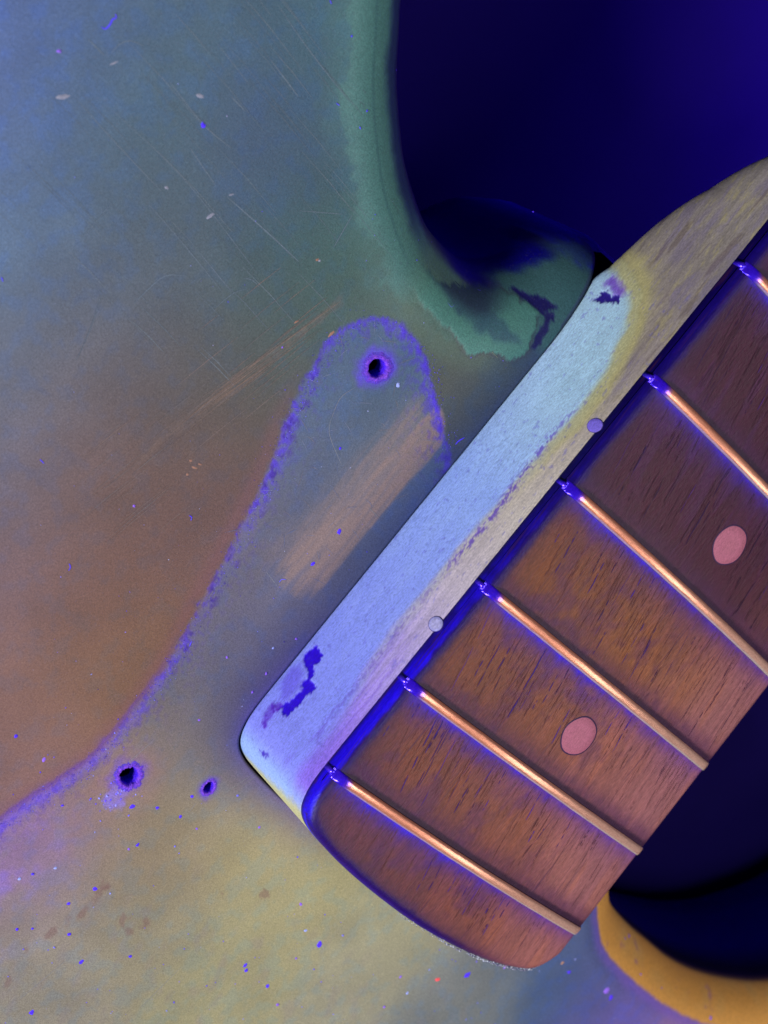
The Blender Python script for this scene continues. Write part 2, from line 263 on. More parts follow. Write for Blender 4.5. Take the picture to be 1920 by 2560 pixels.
def finish_material(name, rough=0.4, spec=0.4, grain=(1, 1, 1), rot=0.0, lo=0.85, hi=1.12, bump=0.05, fine=2.2, metallic=0.0, coat=0.0, speck=None, dist=0.0):
    """colour from the surface's own finish, with fine mottling, grain and relief"""
    m, nt, p = nodes_of(name)
    at = N(nt, 'ShaderNodeAttribute', attribute_name='Finish')
    tc = N(nt, 'ShaderNodeTexCoord')
    mp = N(nt, 'ShaderNodeMapping')
    mp.inputs['Scale'].default_value = (1000 * grain[0], 1000 * grain[1], 1000 * grain[2])
    mp.inputs['Rotation'].default_value = (0, 0, rot)
    nt.links.new(tc.outputs['Object'], mp.inputs['Vector'])
    nz = N(nt, 'ShaderNodeTexNoise'); nz.inputs['Scale'].default_value = fine; nz.inputs['Detail'].default_value = 4; nz.inputs['Roughness'].default_value = 0.7; nz.inputs['Distortion'].default_value = dist
    nt.links.new(mp.outputs['Vector'], nz.inputs['Vector'])
    mr = N(nt, 'ShaderNodeMapRange'); mr.inputs['From Min'].default_value = 0.3; mr.inputs['From Max'].default_value = 0.7
    mr.inputs['To Min'].default_value = lo; mr.inputs['To Max'].default_value = hi
    nt.links.new(nz.outputs['Fac'], mr.inputs['Value'])
    vm = N(nt, 'ShaderNodeVectorMath', operation='SCALE')
    nt.links.new(at.outputs['Color'], vm.inputs[0]); nt.links.new(mr.outputs['Result'], vm.inputs['Scale'])
    mp3 = N(nt, 'ShaderNodeMapping'); mp3.inputs['Scale'].default_value = (1000 * min(1.0, grain[0]), 1000, 1000)
    nt.links.new(tc.outputs['Object'], mp3.inputs['Vector'])
    n3 = N(nt, 'ShaderNodeTexNoise'); n3.inputs['Scale'].default_value = 4.5; n3.inputs['Detail'].default_value = 1.5
    nt.links.new(mp3.outputs['Vector'], n3.inputs['Vector'])
    m3 = N(nt, 'ShaderNodeMapRange'); m3.inputs['From Min'].default_value = 0.3; m3.inputs['From Max'].default_value = 0.7
    m3.inputs['To Min'].default_value = 0.82; m3.inputs['To Max'].default_value = 1.16
    nt.links.new(n3.outputs['Fac'], m3.inputs['Value'])
    vm3 = N(nt, 'ShaderNodeVectorMath', operation='SCALE')
    nt.links.new(vm.outputs['Vector'], vm3.inputs[0]); nt.links.new(m3.outputs['Result'], vm3.inputs['Scale'])
    src = vm3.outputs['Vector']
    if speck:
        # elongated flecks in the surface (pores, pinholes): (scale vec, rotation, threshold, colour, strength)
        for sc, r, th, wd, colr, st in speck:
            mp2 = N(nt, 'ShaderNodeMapping'); mp2.inputs['Scale'].default_value = tuple(1000 * s for s in sc); mp2.inputs['Rotation'].default_value = (0, 0, r)
            nt.links.new(tc.outputs['Object'], mp2.inputs['Vector'])
            n2 = N(nt, 'ShaderNodeTexNoise'); n2.inputs['Scale'].default_value = 1.0; n2.inputs['Detail'].default_value = 2
            nt.links.new(mp2.outputs['Vector'], n2.inputs['Vector'])
            m2 = N(nt, 'ShaderNodeMapRange'); m2.inputs['From Min'].default_value = th; m2.inputs['From Max'].default_value = th + wd
            m2.inputs['To Min'].default_value = 0; m2.inputs['To Max'].default_value = st
            nt.links.new(n2.outputs['Fac'], m2.inputs['Value'])
            mx = N(nt, 'ShaderNodeMix', data_type='RGBA')
            nt.links.new(m2.outputs['Result'], mx.inputs['Factor'])
            nt.links.new(src, mx.inputs['A']); mx.inputs['B'].default_value = tuple(lin(colr)) + (1,)
            src = mx.outputs['Result']
    nt.links.new(src, p.inputs['Base Color'])
    p.inputs['Roughness'].default_value = rough
    p.inputs['Specular IOR Level'].default_value = spec
    p.inputs['Metallic'].default_value = metallic
    p.inputs['Coat Weight'].default_value = coat
    p.inputs['Coat Roughness'].default_value = 0.25
    if bump:
        bp = N(nt, 'ShaderNodeBump'); bp.inputs['Strength'].default_value = bump; bp.inputs['Distance'].default_value = 0.0004
        nt.links.new(nz.outputs['Fac'], bp.inputs['Height'])
        nt.links.new(bp.outputs['Normal'], p.inputs['Normal'])
    return m

GR = math.atan2(0.22, 1.0)
M_body = finish_material('aged_finish', 0.40, 0.22, (1.5, 1, 1), 0.4, 0.80, 1.15, 0.20, 2.0, dist=1.2, speck=[((2.2, 4.5, 1), 0.35, 0.62, 0.10, (84, 82, 112), 0.25)])
M_maple = finish_material('lacquered_maple', 0.45, 0.30, (0.6, 4.0, 4.0), 0, 0.84, 1.10, 0.35, 1.2, dist=.6, speck=[((0.5, 6, 7.0), 0, 0.66, 0.06, (105, 105, 200), 0.35)])
M_board = finish_material('rosewood', 0.40, 0.22, (0.3, 4.5, 1), -GR, 0.80, 1.14, 0.30, 1.3, speck=[((0.05, 4.2, 1), -GR, 0.63, 0.07, (56, 26, 62), 0.5), ((0.11, 8.0, 1), -GR, 0.60, 0.10, (64, 30, 54), 0.45)])
M_fret = finish_material('worn_fret_metal', 0.22, 0.8, (4.0, 0.16, 3), 0.03, 0.86, 1.08, 0.10, 1.2, metallic=0.55, speck=[((4.0, 0.35, 1), 0.05, 0.66, 0.06, (150, 78, 80), 0.4)])
M_dot = finish_material('clay_dot', 0.55, 0.3, (0.7, 3, 1.5), -0.2, 0.78, 1.10, 0.3, 1.4, dist=.8)
M_bits = finish_material('dust_and_flecks', 0.6, 0.2, (1, 1, 1), 0, 0.8, 1.15, 0.0, 5.0)
M_hole = finish_material('torn_hole_rim', 0.5, 0.3, (1, 1, 1), 0, 0.65, 1.25, 0.8, 4.0)

def plain(name, col, rough, scale, lo, hi, bump=0.0):
    m, nt, p = nodes_of(name)
    tc = N(nt, 'ShaderNodeTexCoord'); nz = N(nt, 'ShaderNodeTexNoise'); nz.inputs['Scale'].default_value = scale; nz.inputs['Detail'].default_value = 6
    nt.links.new(tc.outputs['Object'], nz.inputs['Vector'])
    rp = N(nt, 'ShaderNodeMix', data_type='RGBA')
    c = lin(col)
    rp.inputs['A'].default_value = tuple(c * lo) + (1,); rp.inputs['B'].default_value = tuple(np.minimum(c * hi, 1)) + (1,)
    nt.links.new(nz.outputs['Fac'], rp.inputs['Factor']); nt.links.new(rp.outputs['Result'], p.inputs['Base Color'])
    p.inputs['Roughness'].default_value = rough
    p.inputs['Specular IOR Level'].default_value = 0.1
    return m
M_table = plain('dark_cloth', (10, 1, 64), 0.95, 40, 0.75, 1.2)

# ------------------------------------------------------------------ the setting
tab = make_obj('table_surface', [(-900, -900, -44.5), (900, -900, -44.5), (900, 900, -44.5), (-900, 900, -44.5)], [(0, 1, 2, 3)], M_table)
tab['kind'] = 'structure'

# ------------------------------------------------------------------ the bass guitar
bass = bpy.data.objects.new('bass_guitar', None)
scene.collection.objects.link(bass)
bass.empty_display_size = 0.02
bass['label'] = 'worn bass guitar body and bolted neck glowing under violet light, its pickguard removed'
bass['category'] = 'bass guitar'

H = 22.4            # edge of the fingerboard above the body face
ZI = H - 2.7        # where rosewood meets maple
RB = 184.0          # fingerboard radius
R_EDGE = 12.0       # rounded edge of the body
def hw(x): return 31.3 - 0.0148 * x
FR = [0.0]
L = 863.6
x20 = L * (1 - 2 ** (-20 / 12))
FRETS = [x20 - L * (1 - 2 ** (-(20 - k) / 12)) for k in range(0, 11)]

# neck outline round the heel, bass side to treble side
HEEL = spline([(0.5, 31.3), (-2.2, 31.25), (-4.6, 30.9), (-6.9, 29.9), (-8.4, 27.9), (-9.5, 24.2), (-10.8, 16.4), (-11.8, 5.0), (-12.0, -4), (-11.5, -15), (-10.2, -24.0), (-8.7, -28.2), (-5.4, -30.9), (-2.5, -31.25), (0.5, -31.3)], 0.2)

# ---- body outline
OUT = spline([(-260, 0), (-250, 80), (-215, 135), (-150, 160), (-80, 155), (-20, 150), (40, 158), (100, 165), (150, 160), (178, 145), (188, 125), (180, 111), (160, 104), (135, 100), (112, 94.5), (98, 88.7), (89.5, 82.3), (85.7, 78.9), (81.2, 74.8), (76.8, 69.5), (73.4, 64.6), (69.8, 56.4), (69.2, 50.9), (69.5, 46.5), (71.5, 43), (75, 39.9), (79.5, 37.2), (83, 34.5), (85.5, 31), (86.5, 26), (86.5, 0), (84, -20), (75, -33), (60, -41), (42, -46), (25, -52), (12, -60), (5.6, -67), (3.2, -71.5), (1.9, -79), (1.4, -86), (0.9, -95.5), (1.7, -104.8), (4.0, -114.8), (7.7, -125), (14, -135), (28, -148), (50, -156), (75, -160), (88, -168), (85, -180), (60, -188), (20, -187), (-40, -172), (-100, -167), (-170, -165), (-230, -120), (-256, -60)], 1.2, True)

# signed distance to the outline, kept on a 1 mm lattice
GX = np.arange(-266, 196, 1.0); GY = np.arange(-196, 176, 1.0)
gx, gy = np.meshgrid(GX, GY, indexing='ij')
SD = dist_line(OUT, gx, gy, True)
SD = np.where(in_poly(OUT, gx, gy), SD, -SD)
def sdf(x, y):
    u = np.clip(np.asarray(x, float) - GX[0], 0, len(GX) - 1.001); v = np.clip(np.asarray(y, float) - GY[0], 0, len(GY) - 1.001)
    i = u.astype(int); j = v.astype(int); fu = u - i; fv = v - j
    return (SD[i, j] * (1 - fu) + SD[i + 1, j] * fu) * (1 - fv) + (SD[i, j + 1] * (1 - fu) + SD[i + 1, j + 1] * fu) * fv
def zbody_d(d):
    e = np.clip(R_EDGE - d, 0, R_EDGE)
    return -(R_EDGE - np.sqrt(np.maximum(R_EDGE ** 2 - e ** 2, 0)))
def zb(x, y):
    return float(zbody_d(sdf(np.array([x]), np.array([y])))[0])

POCKET_IN = np.vstack([[(90, hw(90))], [(60, hw(60))], [(30, hw(30))], HEEL, [(30, -hw(30))], [(90, -hw(90))]])
def offset(line, d):
    t = np.gradient(line, axis=0); t /= np.linalg.norm(t, axis=1)[:, None]
    return line + np.stack([t[:, 1], -t[:, 0]], 1) * -d
# walking from the bass side round the heel the neck lies on the left-hand side, so outward is to the right
def outward(line, d):
    t = np.gradient(line, axis=0); t /= np.linalg.norm(t, axis=1)[:, None]
    return line + np.stack([t[:, 1], -t[:, 0]], 1) * d

GUARD_POLY = list(GUARD_LINE) + [(46, 31), (46, -230), (-330, -230), (-330, 70)]
GL = spline(GUARD_LINE, 1.0)
TAN_P = spline(TAN_STREAK, 1.0, True)

def body_colour(x, y, d):
    n1 = fbm(x, y, 6, 4); n2 = fbm(x, y, 1.6, 4, 5.0); n3 = fbm(x, y, 0.8, 2, 9.0)
    wx = x + (fbm(x, y, 3, 3, 2.0) - .5) * 1.6; wy = y + (fbm(x, y, 3, 3, 4.0) - .5) * 1.6
    # old finish, outside and under the pickguard
    c_out = field(BODY_OUT, wx, wy, 6.5) * np.array((.98, 1.0, .98)); c_in = field(BODY_IN, wx, wy, 6.0)  # upper-left blues carry the lamp's haze in their colour
    gd = dist_line(GL, x, y); inside = in_poly(GUARD_POLY, x, y)
    g = np.where(inside, gd, -gd) + (n2 - .5) * 0.9
    c = c_out + (c_in - c_out) * smooth(-0.8, 0.7, g)[..., None]
    # mottling of the finish
    gl = c.mean(-1, keepdims=True)
    c = (gl + (c - gl) * .92) * (0.93 + 0.14 * n1)[..., None] * np.where(inside, .94, .90)[..., None] * np.array((.955, 1.0, 1.02))
    c = mix(c, c * np.array((0.95, 1.0, 1.08)), smooth(.45, .7, n2))
    tl_ = smooth(28, 58, x) * smooth(58, 68, y) * (~inside)
    c = c * (1 - tl_[..., None] * np.array((.13, .04, .08)))
    # brown wear streaks
    for i, l in enumerate(BROWN_STREAK):
        dd = dist_line(spline(l, 1.5), wx, y)
        c = mix(c, (112, 95, 84), (0.38 - .08 * i) * smooth(1.0 if i == 0 else .5, 0, dd + (n3 - .5) * .8) * smooth(.25, .6, n2 + .1))
    # tan rubbed patch beside the neck
    s = poly_soft(TAN_P, x + (n2 - .5) * .6, y + (n2 - .5) * .5, 0.35)
    sd = dist_line(TAN_P, x, y, True)
    streak = fbm(x * 0.18 + y * 0.03, y * 2.0, 1.0, 3, 3.0)
    edge_far = smooth(-2, 5.5, (47.6 - y) + (streak - .5) * 5 + (n2 - .5) * 3) * smooth(13, 20, x + (streak - .5) * 6)
    s = np.maximum(s, poly_soft(TAN_P + np.array((-1.0, 3.8)), x, y, 3.0) * (y > 38) * .85)
    c = mix(c, (132, 114, 106), s * edge_far * (0.72 + 0.3 * smooth(.3, .65, streak)))
    # violet grime left along the pickguard's edge: a crisp line round the tip, crumbly clusters down the long side
    clump = smooth(.42, .62, fbm(x, y, 5, 3, 6.0))
    low = smooth(4, -14, x)
    tipz = smooth(40, 49, x)
    fine_n = fbm(x, y, .75, 3, 12.0)
    ln = np.exp(-((g - .25) / .30) ** 2) * tipz * (.55 + .45 * smooth(.35, .55, fbm(x, y, 3, 2, 16.0)))
    c = mix(c, (74, 48, 208), ln * .78)
    haze_ = np.where(g < .5, np.exp(-((g - .4) / .5) ** 2), np.exp(-((g - .4) / (1.4 - .4 * tipz)) ** 2))
    c = mix(c, (92, 80, 190), haze_ * (.16 + .14 * clump) * (1 - .2 * low))
    spk = smooth(.55, .64, fine_n + .03 * haze_ + .12 * (clump - .5)) * haze_
    c = mix(c, (80, 54, 212), spk * (.15 + .6 * clump) * (1 - .5 * low))
    band = np.exp(-((g - .2) / 1.05) ** 2) * low * (.55 + .45 * smooth(.3, .6, fbm(x * .4, y, 2.0, 3, 18.0)))
    c = mix(c, (108, 82, 208), band * .62)
    c = mix(c, (72, 36, 190), np.exp(-((g + .75) / .35) ** 2) * low * .5)
    wide = np.exp(-np.clip(g, 0, 99) / 2.4) * (g > -0.3)
    tip = smooth(25, 45, x) * inside
    sp2 = smooth(.56, .66, fbm(x, y, .6, 3, 21.0) + .08 * wide + .05 * (clump - .5))
    c = mix(c, (68, 44, 190), wide * sp2 * (.5 + .3 * tip))
    dk = smooth(.60, .68, fbm(x, y, 1.0, 3, 31.0) + .10 * (clump - .5)) * np.exp(-((g - 1.0) / 1.3) ** 2)
    c = mix(c, (52, 26, 140), dk * .8 * smooth(-12, 6, x) * (1 - tipz))
    pinkish = np.exp(-((g + 1.4) / 1.3) ** 2) * smooth(46, 30, x)
    c = mix(c, (120, 76, 88), pinkish * .3)
    # violet haze and specks on the lower left, under the guard
    hz = smooth(-22, -42, x) * smooth(34, 52, y) * inside
    c = mix(c, (132, 96, 210), hz * smooth(.4, .7, n1 + .5 * (n2 - .5)) * .4)
    # reflected violet painted round the heel, blue-grey tint along the neck
    nd = dist_line(POCKET_IN, x, y)
    heel = smooth(26, -4, x) * smooth(-5, 12, y)
    c = mix(c, (96, 84, 178), np.exp(-nd / 2.4) * heel * .75)
    c = mix(c, (70, 78, 130), np.exp(-nd / 2.0) * smooth(20, 40, x) * (y > 0) * .5)
    # brown bruises
    for px, py, a, b in STAINS:
        q = np.sqrt(((x - px) / (a * .075)) ** 2 + ((y - py) / (b * .075)) ** 2)
        k = q < 2.2
        if k.any():
            m = np.zeros_like(x); m[k] = smooth(1.7, .3, q[k] + (n3[k] - .5) * 4.5 + (n2[k] - .5) * 3.5)
            c = mix(c, (108, 80, 76), m * .42)
    gm = smooth(.52, .8, fbm(x * .5 + y * .35, y - .4 * x, 2.0, 4, 14.0)) * smooth(-20, -34, x) * inside
    c = mix(c, (128, 120, 116), gm * .35)
    # screw-hole halos
    for i, (hx, hy) in enumerate(HOLES):
        r = np.sqrt((x - hx) ** 2 + (y - hy) ** 2) / (1.0, 1.0, 0.62)[i]
        c = mix(c, (84, 62, 210), smooth(4.2, 1.6, r + (n2 - .5) * 3.0) * (.85 if i != 2 else .6))
        if i == 1:
            r2 = np.sqrt((x - hx + 3.2) ** 2 + (y - hy + .2) ** 2)
            c = mix(c, (120, 110, 235), smooth(2.6, .6, r2 + (n3 - .5) * 3.4) * .8)
            c = mix(c, (150, 110, 104), smooth(8, 3, r + (n1 - .5) * 5) * .35)
    # burst edge of the upper cutaway
    up = smooth(40, 52, x) * smooth(30, 33, y) * smooth(125, 105, y)
    dn = d + (n2 - .5) * 0.8 + (n1 - .5) * 1.2
    green = np.array((74, 118, 112))
    top = smooth(52, 66, y)
    dn2 = dn + (fbm(x, y, 4, 4, 15.0) - .5) * 4.5 + (fbm(x * .4, y * 1.6, 1.0, 3, 19.0) - .5) * 1.2
    sh = np.interp(y, [42, 60], [3.0, 0.0])
    dn2 = dn2 + sh
    gb = smooth(16.5, 10.5, dn2 - 1.0 * smooth(75, 90, y)) * up * smooth(38, 48, y)
    gb = np.maximum(gb * .55, gb * smooth(13.6, 12.6, dn2 + (n3 - .5) * 1.5))
    c = mix(c, green, gb * .92)
    ridge = np.exp(-((d - 8.2 + .4 * (n1 - .5)) / .22) ** 2) * up * top
    c = mix(c, (52, 88, 92), ridge * .5)
    c = mix(c, (34, 48, 80), smooth(6.4, 4.2, dn) * up * np.maximum(top, smooth(66, 62, x)))
    c = mix(c, (14, 10, 76), smooth(3.6, 1.4, dn) * up)
    c = mix(c, (60, 44, 60), np.exp(-((d - 2.2) / .3) ** 2) * up * .25)
    olive = smooth(60, 54, y) * smooth(34, 40, y) * smooth(16, 12.5, d) * (~inside) * up
    c = mix(c, (84, 104, 88), olive * .5)
    # ragged flake of finish near the neck pocket
    jx = x + (n3 - .5) * 1.0 + (n2 - .5) * .8; jy = y + (fbm(x, y, .8, 2, 41.0) - .5) * 1.0
    near = smooth(56, 46, y) * (x > 52) * (y > 31)
    lip = near * smooth(66.5, 69.5, x + .25 * (38 - y))
    c = mix(c, (62, 100, 100), lip * smooth(-.5, 1.0, d))
    fl = poly_soft(FLAKE, jx, jy, 0.12) * smooth(60, 52, y)
    rim = poly_soft(FLAKE, jx, jy, 0.9) * smooth(52, 44, y)
    c = mix(c, (62, 52, 66), rim * (1 - fl) * .9)
    c = mix(c, (76, 126, 114), fl * .95)
    fd = poly_soft(FLAKE_DARK, x + (n2 - .5) * 1.4, y + (n2 - .5) * 1.4, 0.6)
    c = mix(c, (46, 70, 92), fl * fd * (.45 + .3 * n2))
    fd2 = poly_soft(FLAKE_DARK2, x + (n2 - .5) * 1.4, y + (n2 - .5) * 1.4, 1.0)
    c = mix(c, (38, 54, 80), fl * fd2 * .7)
    c = mix(c, (44, 60, 78), fl * smooth(7.2, 5.0, dn) * smooth(38, 44, y))
    c = mix(c, (16, 12, 120), smooth(3.4, 1.6, dn) * near * smooth(71, 68, x))
    c = mix(c, (12, 8, 130), smooth(1.8, .5, dn) * near * smooth(66, 69, x) * smooth(81, 78, x))
    ck = poly_soft(CRACK, jx, jy, 0.15)
    c = mix(c, (28, 24, 84), ck * .95)
    # mottled blue on the end of the heel block
    c = mix(c, (40, 44, 190), smooth(79.5, 82, x) * (np.abs(y) < 37) * (.35 + .8 * smooth(.4, .6, n2)))
    # bare wood round the treble cutaway
    tr = smooth(-40, -48, y) * smooth(-30, -20, x)
    c = mix(c, (118, 88, 182), smooth(10.2, 8.2, d + (n2 - .5) * .9) * tr * .6)
    c = mix(c, (205, 150, 74), smooth(8.0, 7.2, d + (n2 - .5) * .5) * tr)
    c = mix(c, (196, 158, 96), smooth(7, 3, d) * tr * smooth(.4, .7, n1) * .6)
    c = mix(c, (130, 84, 150), smooth(.72, .80, fbm(x, y, 2.6, 3, 51.0)) * smooth(9, 8, d) * tr * .4)
    c = mix(c, (20, 12, 50), smooth(.9, .2, d) * tr)
    body_colour.h = fl * .10 - ck * .08 - rim * (1 - fl) * .05 + spk * .03
    return np.clip(c, 0, 255)

# ---- body face: one height-field sheet, fine where the picture looks
def axis(lo, f0, f1, hi, fine, coarse):
    return np.concatenate([np.arange(lo, f0, coarse), np.arange(f0, f1, fine), np.arange(f1, hi + coarse, coarse)])
ax = axis(-262, -66, 130, 190, 0.34, 4.0); ay = axis(-192, -130, 132, 170, 0.34, 4.0)
X, Y = np.meshgrid(ax, ay, indexing='ij')
D = sdf(X, Y)
keep = D > 0.9
keep &= ~in_poly(outward(POCKET_IN, 0.75), X, Y)
HOLE_R = (1.55, 1.6, 0.95)
for (hx, hy), r in zip(HOLES, HOLE_R):
    keep &= (X - hx) ** 2 + (Y - hy) ** 2 > (r + 0.1) ** 2
nx, ny = X.shape
idx = -np.ones(nx * ny, int)
fk = keep[:-1, :-1] & keep[1:, :-1] & keep[:-1, 1:] & keep[1:, 1:]
ii, jj = np.nonzero(fk)
a = ii * ny + jj
Fq = np.stack([a, a + ny, a + ny + 1, a + 1], 1)
used = np.unique(Fq); idx[used] = np.arange(len(used))
Fq = idx[Fq]
xs, ys, ds = X.ravel()[used], Y.ravel()[used], D.ravel()[used]
zs = zbody_d(ds) + (fbm(xs, ys, 9, 2, 3.3) - .5) * 0.05
colr = body_colour(xs, ys, ds)
zs = zs + body_colour.h
# wall and the last turn of the rounded edge
def out_normals(p):
    t = np.roll(p, -1, 0) - np.roll(p, 1, 0); t /= np.linalg.norm(t, axis=1)[:, None]
    return np.stack([-t[:, 1], t[:, 0]], 1)
on = out_normals(OUT)
if in_poly(OUT, np.array([OUT[5, 0] + on[5, 0]]), np.array([OUT[5, 1] + on[5, 1]]))[0]: on = -on
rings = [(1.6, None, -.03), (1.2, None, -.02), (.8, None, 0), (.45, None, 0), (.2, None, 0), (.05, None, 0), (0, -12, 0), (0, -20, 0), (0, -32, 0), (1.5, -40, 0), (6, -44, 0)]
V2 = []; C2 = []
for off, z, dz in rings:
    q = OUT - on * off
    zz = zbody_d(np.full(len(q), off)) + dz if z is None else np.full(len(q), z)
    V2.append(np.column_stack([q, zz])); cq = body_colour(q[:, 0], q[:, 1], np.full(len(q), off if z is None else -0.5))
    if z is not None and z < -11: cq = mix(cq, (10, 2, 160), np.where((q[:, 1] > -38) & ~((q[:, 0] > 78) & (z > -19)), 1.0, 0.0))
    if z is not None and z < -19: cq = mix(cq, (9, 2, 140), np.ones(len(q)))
    C2.append(cq)
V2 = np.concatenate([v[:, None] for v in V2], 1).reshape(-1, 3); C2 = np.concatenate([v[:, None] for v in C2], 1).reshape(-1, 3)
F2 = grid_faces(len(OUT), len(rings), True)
# lip and wall of the neck pocket
PL = spline(np.vstack([[(84, hw(84))], [(50, hw(50))], [(10, hw(10))], [(0.5, 31.3)]]), 0.4)
PL = np.vstack([PL[:-1], HEEL, [(20, -hw(20)), (55, -hw(55))]])
V3 = []; C3 = []
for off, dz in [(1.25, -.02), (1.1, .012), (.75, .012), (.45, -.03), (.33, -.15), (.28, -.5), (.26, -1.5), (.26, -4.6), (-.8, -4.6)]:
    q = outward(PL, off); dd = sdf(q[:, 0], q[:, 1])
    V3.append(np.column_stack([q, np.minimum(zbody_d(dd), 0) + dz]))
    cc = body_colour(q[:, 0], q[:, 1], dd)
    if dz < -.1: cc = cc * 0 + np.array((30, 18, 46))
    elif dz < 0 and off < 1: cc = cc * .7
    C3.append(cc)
nr = len(V3)
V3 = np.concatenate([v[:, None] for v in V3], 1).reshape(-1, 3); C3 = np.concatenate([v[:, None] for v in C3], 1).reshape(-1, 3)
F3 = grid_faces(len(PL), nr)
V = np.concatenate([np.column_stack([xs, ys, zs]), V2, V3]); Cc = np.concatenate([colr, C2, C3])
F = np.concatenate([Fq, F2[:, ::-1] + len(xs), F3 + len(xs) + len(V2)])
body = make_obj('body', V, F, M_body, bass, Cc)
body['label'] = 'aged solid body with mottled finish, bare cutaway edges and violet pickguard outline'

# ---- screw holes with torn rims
def make_hole(name, hx, hy, r, lab, sx=1.0, ang=0.0):
    n = 64; prof = [(1.75, -.02), (1.5, .03), (1.3, .12), (1.12, .16), (1.0, .02), (.96, -.4), (.86, -.7), (.95, -1.0), (.85, -1.35), (.93, -1.7), (.84, -2.1), (.92, -2.6), (.84, -3.2), (.9, -5), (.85, -9)]
    V = []; C = []
    for k in range(n):
        a = 2 * math.pi * k / n
        jit = 1 + .06 * math.sin(2 * a + hx) + .03 * math.sin(3 * a + 2 * hy) + .03 * math.sin(9 * a + hx) + random.uniform(-.045, .045) * (2.2 if hx < 0 and r > 1 else 1)
        for i, (pr, z) in enumerate(prof):
            rr = r * pr * (jit if i < 5 else 1 + (jit - 1) * .5)
            u, v = rr * math.cos(a) * sx, rr * math.sin(a)
            V.append((hx + u * math.cos(ang) - v * math.sin(ang), hy + u * math.sin(ang) + v * math.cos(ang), z * min(1, r) + (random.uniform(-.07, .09) if 1 < i < 4 else 0)))
            t = random.random()
            if i < 2: C.append((84 + 20 * t, 66, 200))
            elif i < 5: C.append((92 + 60 * t, 48 + 40 * t, 205 + 30 * t))
            elif i < 8: C.append((74, 24, 235))
            elif i < 11: C.append((50, 8, 205))
            else: C.append((8, 3, 16))
    F = [tuple(q) for q in grid_faces(n, len(prof), True).tolist()]
    o = make_obj(name, V, F, M_hole, body, np.array(C, float))
    o['label'] = lab
make_hole('screw_hole', *HOLES[0], 1.45, 'round screw hole with frayed violet rim at the pickguard tip')
make_hole('screw_hole', *HOLES[1], 1.5, 'torn screw hole with chipped violet rim, left of the heel')
make_hole('screw_hole', *HOLES[2], 0.85, 'small clean screw hole beside the heel corner', 1.15, 0.5)

# ---- scratches, chips of finish and dust on the body
sb = Bits()
for l in SCRATCH:
    sb.ribbon(spline(l, 1.0), random.uniform(.07, .14), zb, (98, 114, 126), .03)
for l in SCRATCH2:
    sb.ribbon(spline(l, .6), .08, zb, (122, 126, 128), .014)
for l in SCR_FLAKE[:2]:
    sb.ribbon(spline(l, 1.0), .22, zb, (34, 44, 74), .016)
sb.ribbon(spline(SCR_FLAKE[2], 1.0), .10, zb, (120, 126, 104), .016)
for k in range(64):     # faint parallel sanding marks, upper left
    x0 = random.uniform(30, 76); y0 = random.uniform(72, 120); ln = random.uniform(5, 16)
    sb.ribbon([(x0, y0), (x0 - .03 * ln, y0 - .5 * ln), (x0 - .09 * ln, y0 - ln)], random.uniform(.04, .08), zb, random.choice([(92, 108, 118), (104, 118, 126), (84, 98, 108)]), .03)
for k in range(60):     # rubbing marks beside the brown streak
    x0 = random.uniform(14, 52); y0 = 64 + (52 - x0) * .27 + random.gauss(0, 4); ln = random.uniform(3, 12)
    if in_poly(GUARD_POLY, np.array([x0]), np.array([y0]))[0]: continue
    sb.ribbon([(x0, y0), (x0 - .5 * ln, y0 + .14 * ln), (x0 - ln, y0 + .26 * ln)], random.uniform(.05, .11), zb, random.choice([(118, 102, 92), (112, 100, 94), (104, 100, 98)]), .03)
for k in range(20):     # the long diagonal rub towards the pickguard's tip
    base = spline(random.choice(BROWN_STREAK[:2]), 1.0); a0 = random.randrange(0, len(base) // 2); a1 = random.randrange(len(base) // 2, len(base))
    if a1 - a0 < 6: continue
    off = random.gauss(0, .7); dr = random.gauss(0, .03)
    pts = base[a0:a1] + np.column_stack([np.zeros(a1 - a0), off + dr * np.arange(a1 - a0)])
    sb.ribbon(pts, random.uniform(.05, .10), zb, random.choice([(122, 104, 90), (116, 100, 88), (108, 98, 90)]), .03)
for k in range(90):     # fine scratches under the guard
    x0 = random.uniform(16, 53); y0 = random.uniform(34, 60); ln = random.uniform(.8, 3.5); an = random.gauss(1.9, .7)
    if not in_poly(GUARD_POLY, np.array([x0]), np.array([y0]))[0] or any((x0 - h[0]) ** 2 + (y0 - h[1]) ** 2 < 9 for h in HOLES): continue
    sb.ribbon([(x0, y0), (x0 + ln * .5 * math.cos(an) + .1, y0 + ln * .5 * math.sin(an)), (x0 + ln * math.cos(an), y0 + ln * math.sin(an))], .06, zb, random.choice([(120, 128, 150), (96, 108, 140), (118, 112, 112)]), .03)
sb.build('scratch_marks', M_bits, body)

SPC = [(80, 48, 240), (140, 100, 220), (240, 84, 90), (150, 165, 225), (175, 130, 96), (132, 136, 150), (150, 112, 92)]
cb = Bits()
for x, y, a_, b_, t, c in CHIPS:
    cb.blob(x, y, a_ * .05, b_ * .06, math.radians(t) - 0.86, zb, SPC[c], .05, 12)
cb.build('finish_chips', M_bits, body)

